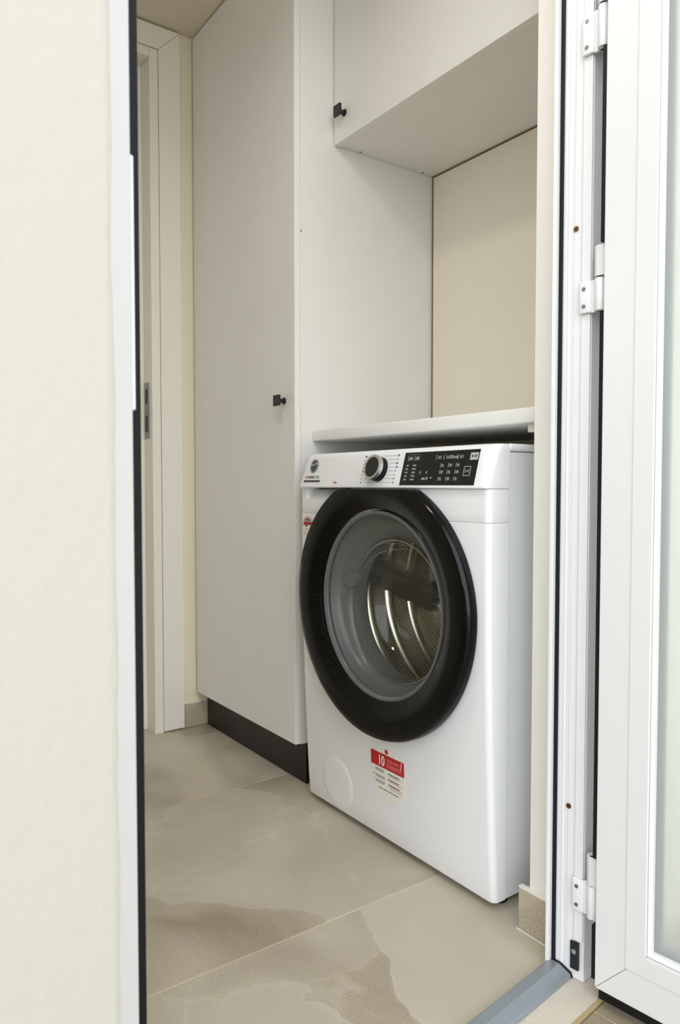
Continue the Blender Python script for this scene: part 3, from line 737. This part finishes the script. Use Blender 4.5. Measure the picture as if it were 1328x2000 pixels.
link('rail', prism([(N0 + .0006, Z1), (N0 + SW, Z1 - SW + .0006), (N1 - SW, Z1 - SW + .0006), (N1 - .0006, Z1)], E0, E1, T=tleaf), M['leaf_dimmed'], d1, bevel=.0012)
# raised inner step of stile and rail
link('stile_step', EB(E0 - .0012, E0 - .0001, N0 + .047, N0 + SW - .001, Z0 + .052, Z1 - .05), M['leaf_dimmed'], d1, bevel=.0005, seg=1)
link('rail_step', EB(E0 - .0012, E0 - .0001, N0 + SW - .0009, N1 - SW, Z0 + .052, Z0 + SW + .003), M['leaf_dimmed'], d1, bevel=.0005, seg=1)
# glazing beads: sloped towards the pane
na, nb, za, zb = N0 + SW + .0003, N1 - SW - .0003, Z0 + SW + .0062, Z1 - SW - .0006
def bead(p0, p1, inner, name='glazing_bead'):
    pass
bm = bmesh.new()
def loop4(off, e): return [bm.verts.new(T_en(Vector((e, n_, z_)))) for n_, z_ in ((na + off, za + off), (nb - off, za + off), (nb - off, zb - off), (na + off, zb - off))]
ls = [loop4(0, E0 + .001), loop4(.0012, E0), loop4(.0042, E0 + .006), loop4(.0042, E0 + .0135), loop4(0, E0 + .0135)]
for A, Bq in zip(ls, ls[1:] + ls[:1]):
    for i in range(4): bm.faces.new((A[i], A[(i + 1) % 4], Bq[(i + 1) % 4], Bq[i]))
link('glazing_bead', bm, M['leaf_dimmed'], d1)
link('glass_pane', EB(E0 + .0140, E0 + .0180, na + .0005, nb - .0005, za + .0005, zb - .0005), M['frost'], d1)
bm = bmesh.new()
def loop5(off, e): return [bm.verts.new(T_en(Vector((e, n_, z_)))) for n_, z_ in ((na + off, za + off), (nb - off, za + off), (nb - off, zb - off), (na + off, zb - off))]
ls = [loop5(.0005, E0 + .0185), loop5(.0100, E0 + .0185), loop5(.0100, E0 + .0300), loop5(.0005, E0 + .0300)]
for A, Bq in zip(ls, ls[1:] + ls[:1]):
    for i in range(4): bm.faces.new((A[i], A[(i + 1) % 4], Bq[(i + 1) % 4], Bq[i]))
link('spacer_bar', bm, M['spacer'], d1)
link('glass_pane', EB(E0 + .0305, E0 + .0345, na + .0005, nb - .0005, za + .0005, zb - .0005), M['glass'], d1, label='clear inner pane')
link('bottom_seal', EB(E0 + .0050, E1 - .004, N0 + .004, N1 - .004, .0040, .0204), M['rubber'], d1)
# black seals between the hinges
for z0, z1 in ((1.4560, 2.13), (1.1130, 1.3890), (.2120, 1.0150), (.0300, .1110)):
    link('edge_seal', EB(.9990, 1.0120, -.5362, -.5292, z0, z1), M['rubber'], d1)
for z0, z1 in ((1.4540, 1.5000), (1.0670, 1.1110), (.1660, .2100)):
    bm = DC(HB + Vector((0, 0, z0)), .0086, (0, 0, 1), z1 - z0, 28); 
    link('hinge_knuckle', bm, M['leaf_dimmed'], d1, bevel=.0008, smooth=True)
    link('hinge_arm', EB(1.0020, 1.0070, -.5440, -.5292, z0, z1), M['leaf_dimmed'], d1)

# ------------------------------------------------------------------ outside ground
sl = link('door_sill', EB(-.3, 1.3, -.600, -.5285, -.05, -.0004), M['sill'], kind='structure', label='speckled pale stone sill outside the threshold')
link('sill_joint', EB(-.3, 1.3, -.5283, -.5272, -.05, -.0010), M['ochre'], sl, label='ochre joint along the sill edge')
bf = link('balcony_floor', EB(-6, 5, -.5260, 7, -.08, -.0125), M['grout'], kind='structure', label='brownish stone balcony floor outside the door')
k = 0
for e0 in [-.51 + .3 * i for i in range(-3, 8)]:
    for n0 in [-.5258 + .3 * i for i in range(0, 6)]:
        link('tile', EB(e0 + .0015, e0 + .2985, n0 + .0010, n0 + .2985, -.02, -.0108), M['balc'], bf); k += 1
# strip custom helper property
for o in C.objects:
    if '_w' in o: del o['_w']
